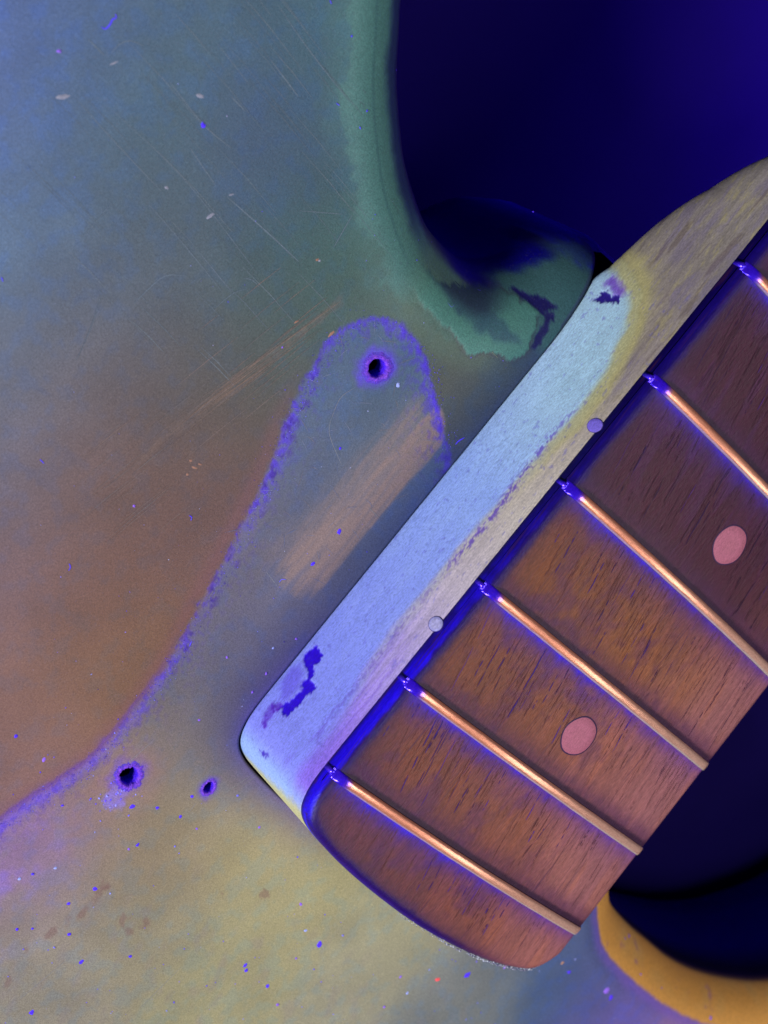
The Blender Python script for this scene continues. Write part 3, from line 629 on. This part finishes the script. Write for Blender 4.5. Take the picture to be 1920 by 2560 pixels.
db = Bits()
for x, y, r, c in SPECKS:
    if any((x - h[0]) ** 2 + (y - h[1]) ** 2 < 4 for h in HOLES): continue
    db.blob(x, y, r * .085, r * .065, random.uniform(0, 3), zb, SPC[c], .10)
def rand_specks(n, box, rr, cols, cond=None):
    k = 0
    while k < n:
        x = random.uniform(box[0], box[1]); y = random.uniform(box[2], box[3])
        if float(sdf(np.array([x]), np.array([y]))[0]) < 2 or in_poly(outward(POCKET_IN, 1.0), np.array([x]), np.array([y]))[0]: continue
        if cond and not cond(x, y): continue
        r = random.uniform(*rr) * random.choice((.6, .8, 1, 1, 1.4))
        db.blob(x, y, r, r * random.uniform(.5, 1), random.uniform(0, 3), zb, random.choice(cols), r * .6, 6); k += 1
BL = [(80, 60, 235), (110, 90, 230), (120, 120, 230), (140, 150, 220)]
rand_specks(190, (-62, -8, -60, 60), (.06, .2), BL)
rand_specks(90, (-20, 54, 33, 62), (.04, .10), BL + [(170, 180, 225), (60, 40, 150), (50, 36, 110)])
rand_specks(60, (-20, 60, 50, 110), (.04, .09), BL + [(150, 150, 190)])
rand_specks(30, (56, 76, 33, 70), (.04, .09), BL)
rand_specks(40, (-30, 0, -110, -30), (.08, .25), BL + [(160, 110, 150)])
gpts = spline(GUARD_LINE, .5)
flat = lambda x, y: 0.045
CEN = [random.randrange(len(gpts)) for k in range(26)]
for k in range(1000):    # crumbs of polish along the pickguard line
    i = random.randrange(len(gpts)) if random.random() < .4 else min(len(gpts) - 1, max(0, int(random.gauss(random.choice(CEN), 5))))
    q = gpts[i]
    x = q[0] + random.gauss(.2, .8); y = q[1] + random.gauss(-.9, 1.0); r = random.uniform(.03, .10)
    if y < hw(x) + 1.2 or x > 55: continue
    db.blob(x, y, r, r * .7, random.uniform(0, 3), flat, random.choice([(84, 60, 235), (70, 44, 215), (104, 92, 240), (52, 26, 160), (58, 34, 150), (120, 120, 235)]), r * .5, 6)
for k in range(46):     # crumbs round the torn hole
    x = HOLES[1][0] - 3.0 + random.gauss(0, 1.6); y = HOLES[1][1] - .2 + random.gauss(0, 1.6); r = random.uniform(.06, .26)
    if (x - HOLES[1][0]) ** 2 + (y - HOLES[1][1]) ** 2 < 5: continue
    db.blob(x, y, r, r * .7, random.uniform(0, 3), zb, random.choice([(92, 66, 245), (120, 110, 245), (150, 150, 240)]), r * .6, 7)
dust = db.build('dust_specks', M_bits)
dust['label'] = 'scattered glowing blue dust specks on the body face'
dust['category'] = 'dust'

# ---- maple part of the neck
def prof_n(x): return np.interp(x, [80, 83, 93, 101, 109, 122], [26, 15, 9, 5, 2.8, 2.3])
def prof_D(x): return np.interp(x, [80, 93, 101, 109, 125], [ZI + 4.0, 22.7, 21.2, 20.0, 19.0])
def section(x, w, m):
    n = float(prof_n(x)); Dp = float(prof_D(x))
    ph = np.linspace(0, math.pi / 2, 500)
    o = w * (1 - np.cos(ph) ** (2 / n)); z = Dp * np.sin(ph) ** (2 / n)
    s = np.concatenate([[0], np.cumsum(np.hypot(np.diff(o), np.diff(z)))])
    q = np.concatenate([np.linspace(0, 27, m - 12), np.linspace(27, s[-1], 13)[1:]]) if s[-1] > 28 else np.linspace(0, s[-1], m)
    return np.interp(q, s, o), np.interp(q, s, z)
st = [(x, hw(x), 0) for x in np.concatenate([np.arange(220, 125, -4.0), np.arange(125, 0.6, -0.22)])]
NB = len(st)
hl = HEEL
ml = np.gradient(hl, axis=0); ml /= np.linalg.norm(ml, axis=1)[:, None]
inw = np.stack([-ml[:, 1], ml[:, 0]], 1)
if inw[len(hl) // 2, 0] < 0: inw = -inw
hs = list(range(len(hl)))
mV = 132
VV = []; SX = []; SZ = []
arc = 0.5
for (x, y, _) in st:
    o, z = section(x, hw(x), mV)
    yy = y - o
    VV.append(np.column_stack([np.full(mV, x), yy, ZI - z])); SX.append(np.full(mV, x)); SZ.append(ZI - z + 1.23 * o)
for i in hs:
    o, z = section(0, 31.3, mV); o = np.minimum(o, 11.0)
    q = hl[i] + inw[i] * o[:, None]
    if i: arc -= np.linalg.norm(hl[i] - hl[i - 1])
    VV.append(np.column_stack([q, ZI - z])); SX.append(np.full(mV, arc)); SZ.append(ZI - z)
for x in np.concatenate([np.arange(1, 125, 3.0), np.arange(125, 221, 4.0)]):
    o, z = section(x, hw(x), mV)
    VV.append(np.column_stack([np.full(mV, x), -hw(x) + o, ZI - z])); SX.append(np.full(mV, 40.0)); SZ.append(ZI - z)
nst = len(VV)
VV = np.concatenate(VV); SX = np.concatenate(SX); SZ = np.concatenate(SZ)

YS = spline([(-60, 19.2), (-20, 18.8), (-8, 18.0), (0, 17.0), (8, 15.9)] + [(a, b + 1.5 * min(1, max(0, (74 - a) / 14))) for a, b in YEL[::-1]], .8)
SPK = spline(SPECKLE, .8)
def maple_colour(x, z):
    n1 = fbm(x, z, 8, 3, 61.0); n2 = fbm(x * .35, z, 1.4, 4, 62.0); n3 = fbm(x, z, .9, 3, 63.0); st_ = fbm(x * .08, z * 1.3, 1.0, 3, 64.0)
    key = np.array([-14, -6, 10, 25, 45, 60, 75, 84])
    kc = np.array([(150, 165, 236), (138, 142, 240), (140, 150, 243), (146, 162, 245), (154, 180, 244), (172, 200, 238), (178, 210, 234), (176, 206, 232)], float)
    c = np.stack([np.interp(x, key, kc[:, i]) for i in range(3)], -1) * np.array((1.07, 1.11, 1.05))
    c = mix(c, (186, 228, 238), smooth(42, 72, x) * smooth(0, 9, z) * .85)
    c = c * (0.95 + .1 * n2)[..., None]
    # bare wood beyond the lacquer line
    yd = dist_line(YS, x, z)
    bare_side = in_poly(np.vstack([YS, [(87, -40), (240, -40), (240, 60), (-80, 60), (-80, 19)]]), x, z)
    sdn = np.where(bare_side, yd, -yd) + (n2 - .5) * 1.3
    k2 = np.array([-15, -2, 8, 18, 30, 44, 58, 72, 90, 125])
    c2 = np.array([(158, 138, 238), (162, 140, 238), (176, 154, 236), (194, 180, 228), (216, 206, 208), (218, 210, 186), (200, 190, 166), (168, 157, 142), (158, 150, 134), (160, 154, 140)], float)
    cb_ = np.stack([np.interp(x, k2, c2[:, i]) for i in range(3)], -1)
    cb_ = cb_ * (.90 + .2 * st_)[..., None]
    far = smooth(55, 75, x)
    cb_ = mix(cb_, (196, 186, 120), far * smooth(.55, .75, fbm(x * .5, z * 2 + x * .2, 1.2, 4, 71.0)) * .5)
    cb_ = mix(cb_, (138, 128, 150), far * smooth(.48, .7, fbm(x * .3, z * 1.4 + x * .06, 1.8, 4, 72.0)) * .5)
    cb_ = mix(cb_, (112, 98, 92), far * smooth(.64, .72, fbm(x * .12, z * 1.4 - x * .05, 1.0, 3, 73.0)) * .45)
    soft = np.interp(x, [0, 20, 50, 80], [2.6, 2.0, 1.0, .5])
    c = c + (cb_ - c) * smooth(-1, 1, sdn / soft)[..., None]
    # yellowed edge of the lacquer
    wy = np.interp(x, [10, 25, 40, 62, 76, 82, 86], [.9, 1.3, 1.6, 1.8, 2.1, 2.7, 3.4])
    yel = np.exp(-(np.clip(np.abs(sdn + .15) - .35 * wy, 0, 99) / (wy * .5)) ** 2)
    ys = np.interp(x, [6, 20, 36, 56, 70], [.0, .35, .7, .82, .88])
    yc = mix(np.broadcast_to(np.array((214, 206, 178.)), c.shape), (198, 192, 126), smooth(36, 64, x))
    c = c + (yc - c) * np.clip(yel * ys, 0, 1)[..., None]
    # lilac glaze towards the heel
    c = mix(c, (150, 112, 238), smooth(14, -2, x) * smooth(14, 18.5, z + (n2 - .5) * 3) * .6)
    c = mix(c, (112, 70, 215), smooth(.60, .70, fbm(x * .2, z * 2.2, 1.0, 3, 74.0)) * smooth(30, 8, x) * smooth(11, 14, z) * .28)
    # purple rub line
    sd_ = dist_line(SPK, x, z)
    sx = smooth(.54, .66, fbm(x * 1.9, z * 3.2, 1.0, 3, 75.0) + .16 * np.exp(-(sd_ / .45) ** 2) + .12 * (n1 - .5) - .02)
    w_ = np.exp(-(sd_ / 1.0) ** 2) * np.interp(x, [-4, 4, 30, 36, 52, 60, 66], [.25, .3, .3, .7, .7, .4, 0])
    c = mix(c, (96, 60, 190), sx * w_)
    pin = smooth(.76, .84, fbm(x * .7, z, .55, 2, 76.0))
    c = mix(c, (104, 100, 205), pin * .35 * smooth(86, 80, x))
    # heel corner: cyan then yellow where the lacquer pooled
    c = mix(c, (160, 205, 232), smooth(-3.5, -7, x) * .7)
    c = mix(c, (206, 206, 132), smooth(-7.5, -10, x + (n3 - .5) * 1.5 + .12 * (10 - z)) * .9)
    # lost lacquer
    jx = x + (n3 - .5) * .9; jz = z + (fbm(x, z, .9, 3, 77.0) - .5) * .9
    jx = jx + (fbm(x, z, .4, 2, 78.0) - .5) * .8; jz = jz + (fbm(x, z, .4, 2, 79.0) - .5) * .8
    c = mix(c, (108, 92, 226), poly_soft(HAZE_A, jx, jz, .9) * .6)
    c = mix(c, (128, 84, 205), poly_soft(HAZE_B, jx, jz, .7) * .85)
    for P, col_ in ((CHIP_A, (50, 10, 214)), (CHIP_B, (50, 34, 140)), (CHIP_A3, (72, 52, 190))):
        rim = poly_soft(P, jx, jz, .45)
        c = mix(c, (120, 110, 190), rim * .6)
        c = mix(c, col_, poly_soft(P, jx, jz, .12))
    hh = np.zeros(x.shape)
    for P in (CHIP_A, CHIP_B, CHIP_A3): hh = np.maximum(hh, poly_soft(P, jx, jz, .18))
    maple_colour.h = -.14 * hh + .05 * smooth(.5, -.5, sdn) * far + .03 * (n2 - .5)
    c = mix(c, (92, 40, 190), poly_soft(CHIP_A2, jx, jz, .5) * (.5 + .5 * smooth(.4, .6, n3)))
    return np.clip(c, 0, 255)
MC = maple_colour(SX, SZ)
k_ = NB * mV
VV[:k_, 1] += maple_colour.h[:k_]
neck = make_obj('neck', VV, grid_faces(nst, mV)[:, ::-1], M_maple, bass, MC)
neck['label'] = 'maple neck heel with bluish white lacquer, yellowed edge and dark chips'

# ---- fingerboard
def crown(y): return math.sqrt(RB ** 2 - min(abs(y), 31.3) ** 2) - math.sqrt(RB ** 2 - 31.3 ** 2)
hy_ = HEEL[:, 1][::-1]; hx_ = HEEL[:, 0][::-1]
o_ = np.argsort(hy_, kind='stable')
def xend(y): return np.interp(y, hy_[o_], hx_[o_])
edge = np.array([0, .02, .06, .13, .24, .4, .6, .85, 1.15, 1.5, 1.9])
core = np.arange(2.2, 31.3, .3)
rowe = np.concatenate([edge, core])
vv = np.unique(np.round(np.concatenate([1 - rowe / 31.3, -(1 - rowe / 31.3), [0]]), 6))
tt = np.concatenate([edge, np.arange(2.2, 137, .3)]) / 137.0
tt = np.concatenate([tt[tt < 1], [1.0]])
vg, tg = np.meshgrid(vv, tt, indexing='ij')
x0 = xend(vg * 31.3)
BX = x0 + tg * (125 - x0)
BY = vg * hw(BX)
lead = BX - x0
slope = np.clip(np.abs(np.gradient(x0, axis=0) / (np.gradient(vg * 31.3, axis=0) + 1e-9)), 0, 60)
e_end = lead / np.sqrt(1 + slope ** 2)
e_side = hw(BX) - np.abs(BY)
e = np.minimum(e_side, np.where(np.abs(vg) > .999, e_side, e_end))
RR = 1.35
er = np.clip(e, 0, RR)
BZ = H + np.sqrt(RB ** 2 - BY ** 2) - math.sqrt(RB ** 2 - 31.3 ** 2) - (RR - np.sqrt(np.maximum(RR ** 2 - (RR - er) ** 2, 0)))
# playing wear: slight scoops between the frets
FRA = np.array(FRETS)
near_f = np.min(np.abs(BX[..., None] - FRA), -1)
BZ = BZ - .05 * smooth(1.5, 5, near_f) * smooth(2, 9, e_side) * (.5 + fbm(BX, BY, 8, 2, 80.0))
GC, GS = math.cos(math.atan(.22)), math.sin(math.atan(.22))
def board_colour(x, y, e):
    u = x * GC + y * GS; v = -x * GS + y * GC
    n1 = fbm(x, y, 5, 3, 81.0); n2 = fbm(u * .12, v * 1.4, 1.0, 4, 82.0); n3 = fbm(x, y, 1.2, 3, 83.0); n4 = fbm(u * .08, v * .45, 1.0, 3, 84.0)
    c = field(BOARD_COL, x, y, 6.0)
    c = mix(c, (114, 70, 66), np.full(x.shape, .16) * smooth(56, 46, x))
    c = mix(c, (150, 100, 104), smooth(-6, -26, y) * .35 * smooth(70, 40, x))  # pinkish sheen over the treble side, put into the colour
    c = c * (.88 + .24 * n2)[..., None]
    c = c * (1 - .26 * smooth(48, 56, x))[..., None]
    c = mix(c, (62, 18, 40), smooth(50, 58, x) * smooth(-24, 6, y) * (.5 + .4 * n2))
    c = mix(c, c * np.array((1.16, 1.10, .80)), smooth(.5, .72, n4) * .3)
    c = mix(c, (72, 36, 80), smooth(.50, .72, n1 * .75 + n3 * .25) * smooth(62, 40, x) * smooth(-22, 4, y) * .42)
    c = mix(c, (62, 26, 70), smooth(.58, .72, n4) * smooth(50, 62, x) * .5)
    # violet glow off every fret, painted along its heel side
    for f in FRETS[:7]:
        dx = f - .9 - x
        k = (dx > -1) & (dx < 6)
        if not k.any(): continue
        m = np.zeros_like(x)
        side_f = .45 + .55 * smooth(-34, 20, y)
        m[k] = np.exp(-np.clip(dx[k], 0, 9) / (1.0 + 1.0 * n1[k])) * (.55 + .7 * n3[k]) * side_f[k]
        c = mix(c, (44, 14, 196), m * np.interp(f, [0, 50, 70], [.95, .9, .8]))
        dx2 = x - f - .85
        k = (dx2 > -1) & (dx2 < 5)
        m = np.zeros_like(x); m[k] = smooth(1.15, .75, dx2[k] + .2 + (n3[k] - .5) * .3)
        c = mix(c, (36, 16, 38), m * .75 * smooth(-1, 3, hw(x) - y))  # each fret's cast shadow, painted on its headstock side
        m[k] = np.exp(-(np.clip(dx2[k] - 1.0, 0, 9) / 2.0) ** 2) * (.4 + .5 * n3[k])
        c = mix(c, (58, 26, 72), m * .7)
    c = mix(c, (34, 14, 72), np.exp(-np.clip(e - .4, 0, 99) / 1.3) * .9 * smooth(-26, -6, y) * (.75 + .5 * n3))
    c = mix(c, (44, 18, 96), np.exp(-np.clip(e, 0, 99) / .9) * smooth(0, -8, x) * smooth(-10, 10, y) * .7)
    c = mix(c, (62, 36, 60), np.exp(-np.clip(e, 0, 99) / .5) * .8)
    return np.clip(c, 0, 255)
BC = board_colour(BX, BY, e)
sidec = np.array((30, 4, 212.))  # blue lamp sheen on the board's edge, put into the colour
nb_ = fbm(BX, BY, 2, 3, 95.0)
frontal = smooth(-16, 2, BY)
BC = mix(BC, (30, 8, 84), smooth(1.7, .8, e + (nb_ - .5) * .8) * frontal * .9)
BC = mix(BC, sidec, smooth(.6, .25, e + (nb_ - .5) * .4) * frontal * smooth(-8.8, -6.0, BX))
BC = mix(BC, (18, 4, 84), smooth(.9, .5, e) * frontal * smooth(8, 58, BX + (nb_ - .5) * 26) * .9)  # lamp falloff up the neck, painted darker
BC = mix(BC, (52, 22, 120), smooth(.7, .1, e + (nb_ - .5) * .6) * frontal * smooth(-7.5, -9.8, BX) * .7)
nu, nv = BX.shape
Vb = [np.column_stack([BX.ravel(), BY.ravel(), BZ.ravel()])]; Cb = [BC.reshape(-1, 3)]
Fb = [grid_faces(nu, nv)[:, ::-1]]
base = nu * nv
# far, coarse end of the board
fx = np.arange(125, 221, 4.0); fv = np.linspace(-1, 1, 41)
gxx, gvv = np.meshgrid(fx, fv, indexing='ij')
yy = gvv * hw(gxx)
Vb.append(np.column_stack([gxx.ravel(), yy.ravel(), (H + np.sqrt(RB ** 2 - yy ** 2) - math.sqrt(RB ** 2 - 31.3 ** 2)).ravel()]))
Cb.append(np.broadcast_to(np.array((58, 26, 48.)), (gxx.size, 3)))
Fb.append(grid_faces(len(fx), len(fv)) + base); base += gxx.size
# its side: a rounded face down to the maple
sx_ = np.concatenate([np.arange(220, 125, -4.0), np.arange(125, 0.6, -0.3)])
side_line = np.vstack([np.column_stack([sx_, hw(sx_)]), HEEL, np.column_stack([sx_[::-1], -hw(sx_[::-1])])])
tl = np.gradient(side_line, axis=0); tl /= np.linalg.norm(tl, axis=1)[:, None]
on_ = np.stack([tl[:, 1], -tl[:, 0]], 1)
if on_[40, 1] < 0: on_ = -on_
sv = []; sc_ = []
zs_prof = [(0.0, 1.33), (.02, 1.5), (.03, 1.75), (.04, 2.0), (.04, 2.25), (.02, 2.5), (-.02, 2.72)]
na = fbm(side_line[:, 0], side_line[:, 1], 3, 3, 90.0)
for j, (off, dz) in enumerate(zs_prof):
    q = side_line + on_ * off
    tz = (dz - 1.33) / (2.72 - 1.33)
    cr = np.sqrt(RB ** 2 - np.minimum(np.abs(q[:, 1]), 31.3) ** 2) - math.sqrt(RB ** 2 - 31.3 ** 2)
    sv.append(np.column_stack([q, H - dz + np.where(q[:, 0] < 0, cr, 0) * (1 - tz)]))
    cc = np.broadcast_to(sidec, (len(q), 3)).copy()
    t = j / (len(zs_prof) - 1)
    cc = mix(cc, (18, 6, 92), .8 * smooth(.3, .9, np.full(len(q), t)))
    cc = mix(cc, (24, 4, 120), smooth(.45, .65, na) * .5)
    cc = mix(cc, (14, 3, 66), smooth(8, 58, q[:, 0] + (na - .5) * 26) * .93)  # side darkened away from the lamp, falloff painted in
    sc_.append(cc)
ns = len(side_line)
sv = np.concatenate([v[:, None] for v in sv], 1).reshape(-1, 3); sc_ = np.concatenate([v[:, None] for v in sc_], 1).reshape(-1, 3)
Vb.append(sv); Cb.append(sc_); Fb.append(grid_faces(ns, len(zs_prof))[:, ::-1] + base)
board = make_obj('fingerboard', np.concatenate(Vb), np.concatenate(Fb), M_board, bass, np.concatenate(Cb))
board['label'] = 'brown rosewood fingerboard with dark pores and a side edge painted with blue lamp sheen'

def zt(x, y): return H + crown(y)

# ---- frets (each with its tang showing on the board's edge)
def fret_mesh(fx):
    w = .82; h = 1.0; n = 60; m = 13
    Lh = hw(fx) - .02
    V = []; C = []
    ys_ = np.concatenate([np.linspace(-Lh, -Lh + 3, 9)[:-1], np.linspace(-Lh + 3, Lh - 3, n), np.linspace(Lh - 3, Lh, 9)[1:]])
    for i, y in enumerate(ys_):
        e_ = Lh - abs(y)
        hh = h * min(1.0, .14 + e_ / 2.4)
        drop = .95 * max(0, 1 - e_ / 1.15) ** 2.2
        wob = .03 * math.sin(y * .6 + fx) + .02 * math.sin(y * 1.7)
        for j in range(m):
            a = math.pi * j / (m - 1)
            px = -np.sign(math.cos(a)) * abs(math.cos(a)) ** .8; pz = math.sin(a) ** .5
            V.append((fx + px * w + wob * .3, y, H + crown(y) - .12 - drop + hh * pz + random.uniform(-.012, .012) * pz))
            t = random.random(); q = math.sin(y * 2.1 + fx) * .5 + .5
            tr_ = min(1, max(0, (20 - y) / 45))
            col = np.array((222, 146, 112)) * (1 - tr_) + np.array((234, 186, 160)) * tr_ + 4 * t
            if j <= 1: col = np.array((130, 120, 160)) * (1 - tr_) + np.array((150, 145, 140)) * tr_
            elif j <= 3: col = np.array((206, 178, 216)) * (1 - tr_) + np.array((226, 212, 190)) * tr_  # highlight on the heel-side flank, painted pale
            elif j >= 11: col = np.array((60, 34, 40))  # shaded far flank, painted dark
            if y > Lh - 5: col = col + (np.array((66, 26, 240)) - col) * min(1, max(0, (y - (Lh - 2.9)) / 1.3))  # violet lamp's reflection on the bass bevel, painted blue
            C.append(col)
    F = grid_faces(len(ys_), m)[:, ::-1].tolist()
    b = len(V); last = (len(ys_) - 1) * m
    F = [tuple(q) for q in F] + [tuple(range(m)), tuple(last + k for k in range(m))[::-1]]
    # tang nib on the bass side
    y0 = hw(fx) - .3; y1 = hw(fx) + .3; b = len(V)
    for (xx, z0, z1) in ((-.35, -2.3, -.5), (.35, -2.3, -.5)):
        for yy2 in (y0, y1):
            for zz in (z0, z1):
                V.append((fx + xx + random.uniform(-.05, .05), yy2, H + zz + random.uniform(-.08, .08))); C.append(np.array((78, 40, 250)))
    F += [(b + 0, b + 1, b + 3, b + 2), (b + 4, b + 6, b + 7, b + 5), (b + 2, b + 3, b + 7, b + 6), (b + 1, b + 5, b + 7, b + 3), (b + 0, b + 2, b + 6, b + 4)]
    return V, F, np.array(C, float)
for k in range(len(FRETS)):
    V_, F_, C_ = fret_mesh(FRETS[k])
    make_obj('fret', V_, F_, M_fret, board, C_)

# ---- position dots
for dx in ((FRETS[1] + FRETS[2]) / 2 + .15, (FRETS[3] + FRETS[4]) / 2):
    n = 48; V_ = []; C_ = []; r = 3.1
    rings_ = [(1.05, -.02, (48, 18, 56)), (1.01, .012, (40, 14, 60)), (.985, .012, (60, 30, 70)), (.97, .03, (158, 90, 108)), (.6, .045, (166, 96, 116)), (.3, .045, (164, 96, 114)), (.0, .045, (164, 96, 114))]
    for rr, dz, cc in rings_:
        for k in range(n):
            a = 2 * math.pi * k / n; q = rr * r * (1 + .012 * math.sin(5 * a + dx))
            y = q * math.sin(a) * 1.05 + .25
            V_.append((dx + q * math.cos(a), y, zt(0, y) + dz)); C_.append(cc)
    F_ = [(i * n + k, (i + 1) * n + k, (i + 1) * n + (k + 1) % n, i * n + (k + 1) % n)[::-1] for i in range(len(rings_) - 1) for k in range(n)]
    make_obj('inlay_dot', V_, F_, M_dot, board, np.array(C_, float))
for i, (dx, dz) in enumerate(SIDE_DOTS):
    n = 32; V_ = []; C_ = []; r = 1.08
    for rr, oy, cc in [(1.06, .03, (40, 20, 90)), (1.0, .06, (90, 80, 150)), (.95, .09, ((136, 118, 226), (170, 172, 222))[i]), (.5, .10, ((140, 122, 230), (196, 196, 230))[i]), (.0, .10, ((140, 122, 230), (190, 190, 228))[i])]:
        for k in range(n):
            a = 2 * math.pi * k / n
            V_.append((dx + rr * r * math.cos(a), hw(dx) + oy, dz - .15 + 1.4 * rr * r * math.sin(a))); C_.append(cc)
    F_ = [(q * n + k, (q + 1) * n + k, (q + 1) * n + (k + 1) % n, q * n + (k + 1) % n) for q in range(4) for k in range(n)]
    make_obj('side_dot', V_, F_, M_dot, neck, np.array(C_, float))

# ---- open pores of the rosewood and crumbs along the board's end
def zt2(x, y): return H + crown(y)
pb = Bits()
PC = [(40, 14, 110), (52, 22, 90), (44, 18, 70), (46, 12, 150)]
for k in range(1100):
    x = random.uniform(-9, 100); y = random.uniform(-29.5, 29)
    if x < float(xend(np.array(y))) + 2: continue
    ln = random.choice((2, 4, 5, 7, 9, 12, 14)) * random.uniform(.7, 1.2)
    hi_ = min([f for f in FRETS + [120] if f > x]) - 1.3; lo_ = max([f for f in FRETS if f <= x] + [-99]) + 1.9
    if x < lo_: continue
    ln = min(ln, hi_ - x)
    if ln < 1 or y + ln * .22 > hw(x) - 1.5: continue
    if any((x + ln * t - dx) ** 2 + (y + .22 * ln * t) ** 2 < 13 for dx in (24.8, 61) for t in (0, .25, .5, .75, 1)): continue
    sl = random.gauss(.22, .02); w = random.uniform(.05, .17)
    faint = random.random() < .74
    cc = (88, 50, 50) if faint else random.choice(PC)
    if x > 52: cc = (50, 24, 40) if faint else random.choice([(36, 12, 60), (64, 28, 100), (30, 10, 46)])
    elif y < -12: cc = (108, 66, 68) if faint else random.choice([(72, 36, 66), (60, 28, 62), (84, 44, 64)])
    if faint: w *= .7
    t0 = 0.0; ph = random.uniform(0, 6)
    while t0 < .98:
        t1 = min(1.0, t0 + random.uniform(.15, .7))
        if (t1 - t0) * ln > .35:
            pts = [(x + ln * t, y + sl * ln * t + .05 * math.sin(ph + 1.4 * ln * t)) for t in np.linspace(t0, t1, max(4, int((t1 - t0) * ln * 1.6)))]
            pb.ribbon(pts, w * random.uniform(.7, 1.2), zt2, cc, .013)
        t0 = t1 + random.uniform(.02, .15)
pb.build('open_pores', M_bits, board)
eb = Bits()
for i in range(0, len(HEEL), 1):
    x, y = HEEL[i]
    if not (-29 < y < 6): continue
    for k in range(2):
        if random.random() < (.9 if -28 < y < -12 else .55):
            r = random.uniform(.06, .20) * (1.0 if y < -2 else .6)
            eb.blob(x - random.uniform(-.15, .25), y + random.uniform(-.2, .2), r, r * .7, random.uniform(0, 3), lambda a, b: H + crown(b) - .75, random.choice([(176, 184, 190), (150, 156, 170), (120, 120, 140), (80, 80, 110)]), r, 6)
eb.build('flaked_lacquer', M_bits, board)

# ---- a few lint fibres, each its own thing
LABELS = {0: 'curled violet lint fibre near the upper left corner of the body', 3: 'bright v-shaped blue fibre beside the upper cutaway flake',
          4: 'short arched blue fibre below the tan rubbed patch', 7: 'tiny wavy violet fibre on the brown finish far left',
          8: 'hooked pale blue fibre left of the violet pickguard line', 13: 'loose blue crumb of fibre beside the neck at the pickguard end'}
for i, l in enumerate(LINT):
    b = Bits(); b.ribbon(spline(l, .25), .22 if i in (0, 3, 13) else .13, zb, (88, 70, 250) if i not in (3, 4) else (110, 110, 250), .03, True, .08)
    if i in LABELS:
        o = b.build('lint_fibre', M_bits, None, None)
        o['label'] = LABELS[i]; o['category'] = 'lint'; o['group'] = 'lint fibres on the body'
    else:
        o = b.build('lint_thread', M_bits, body)
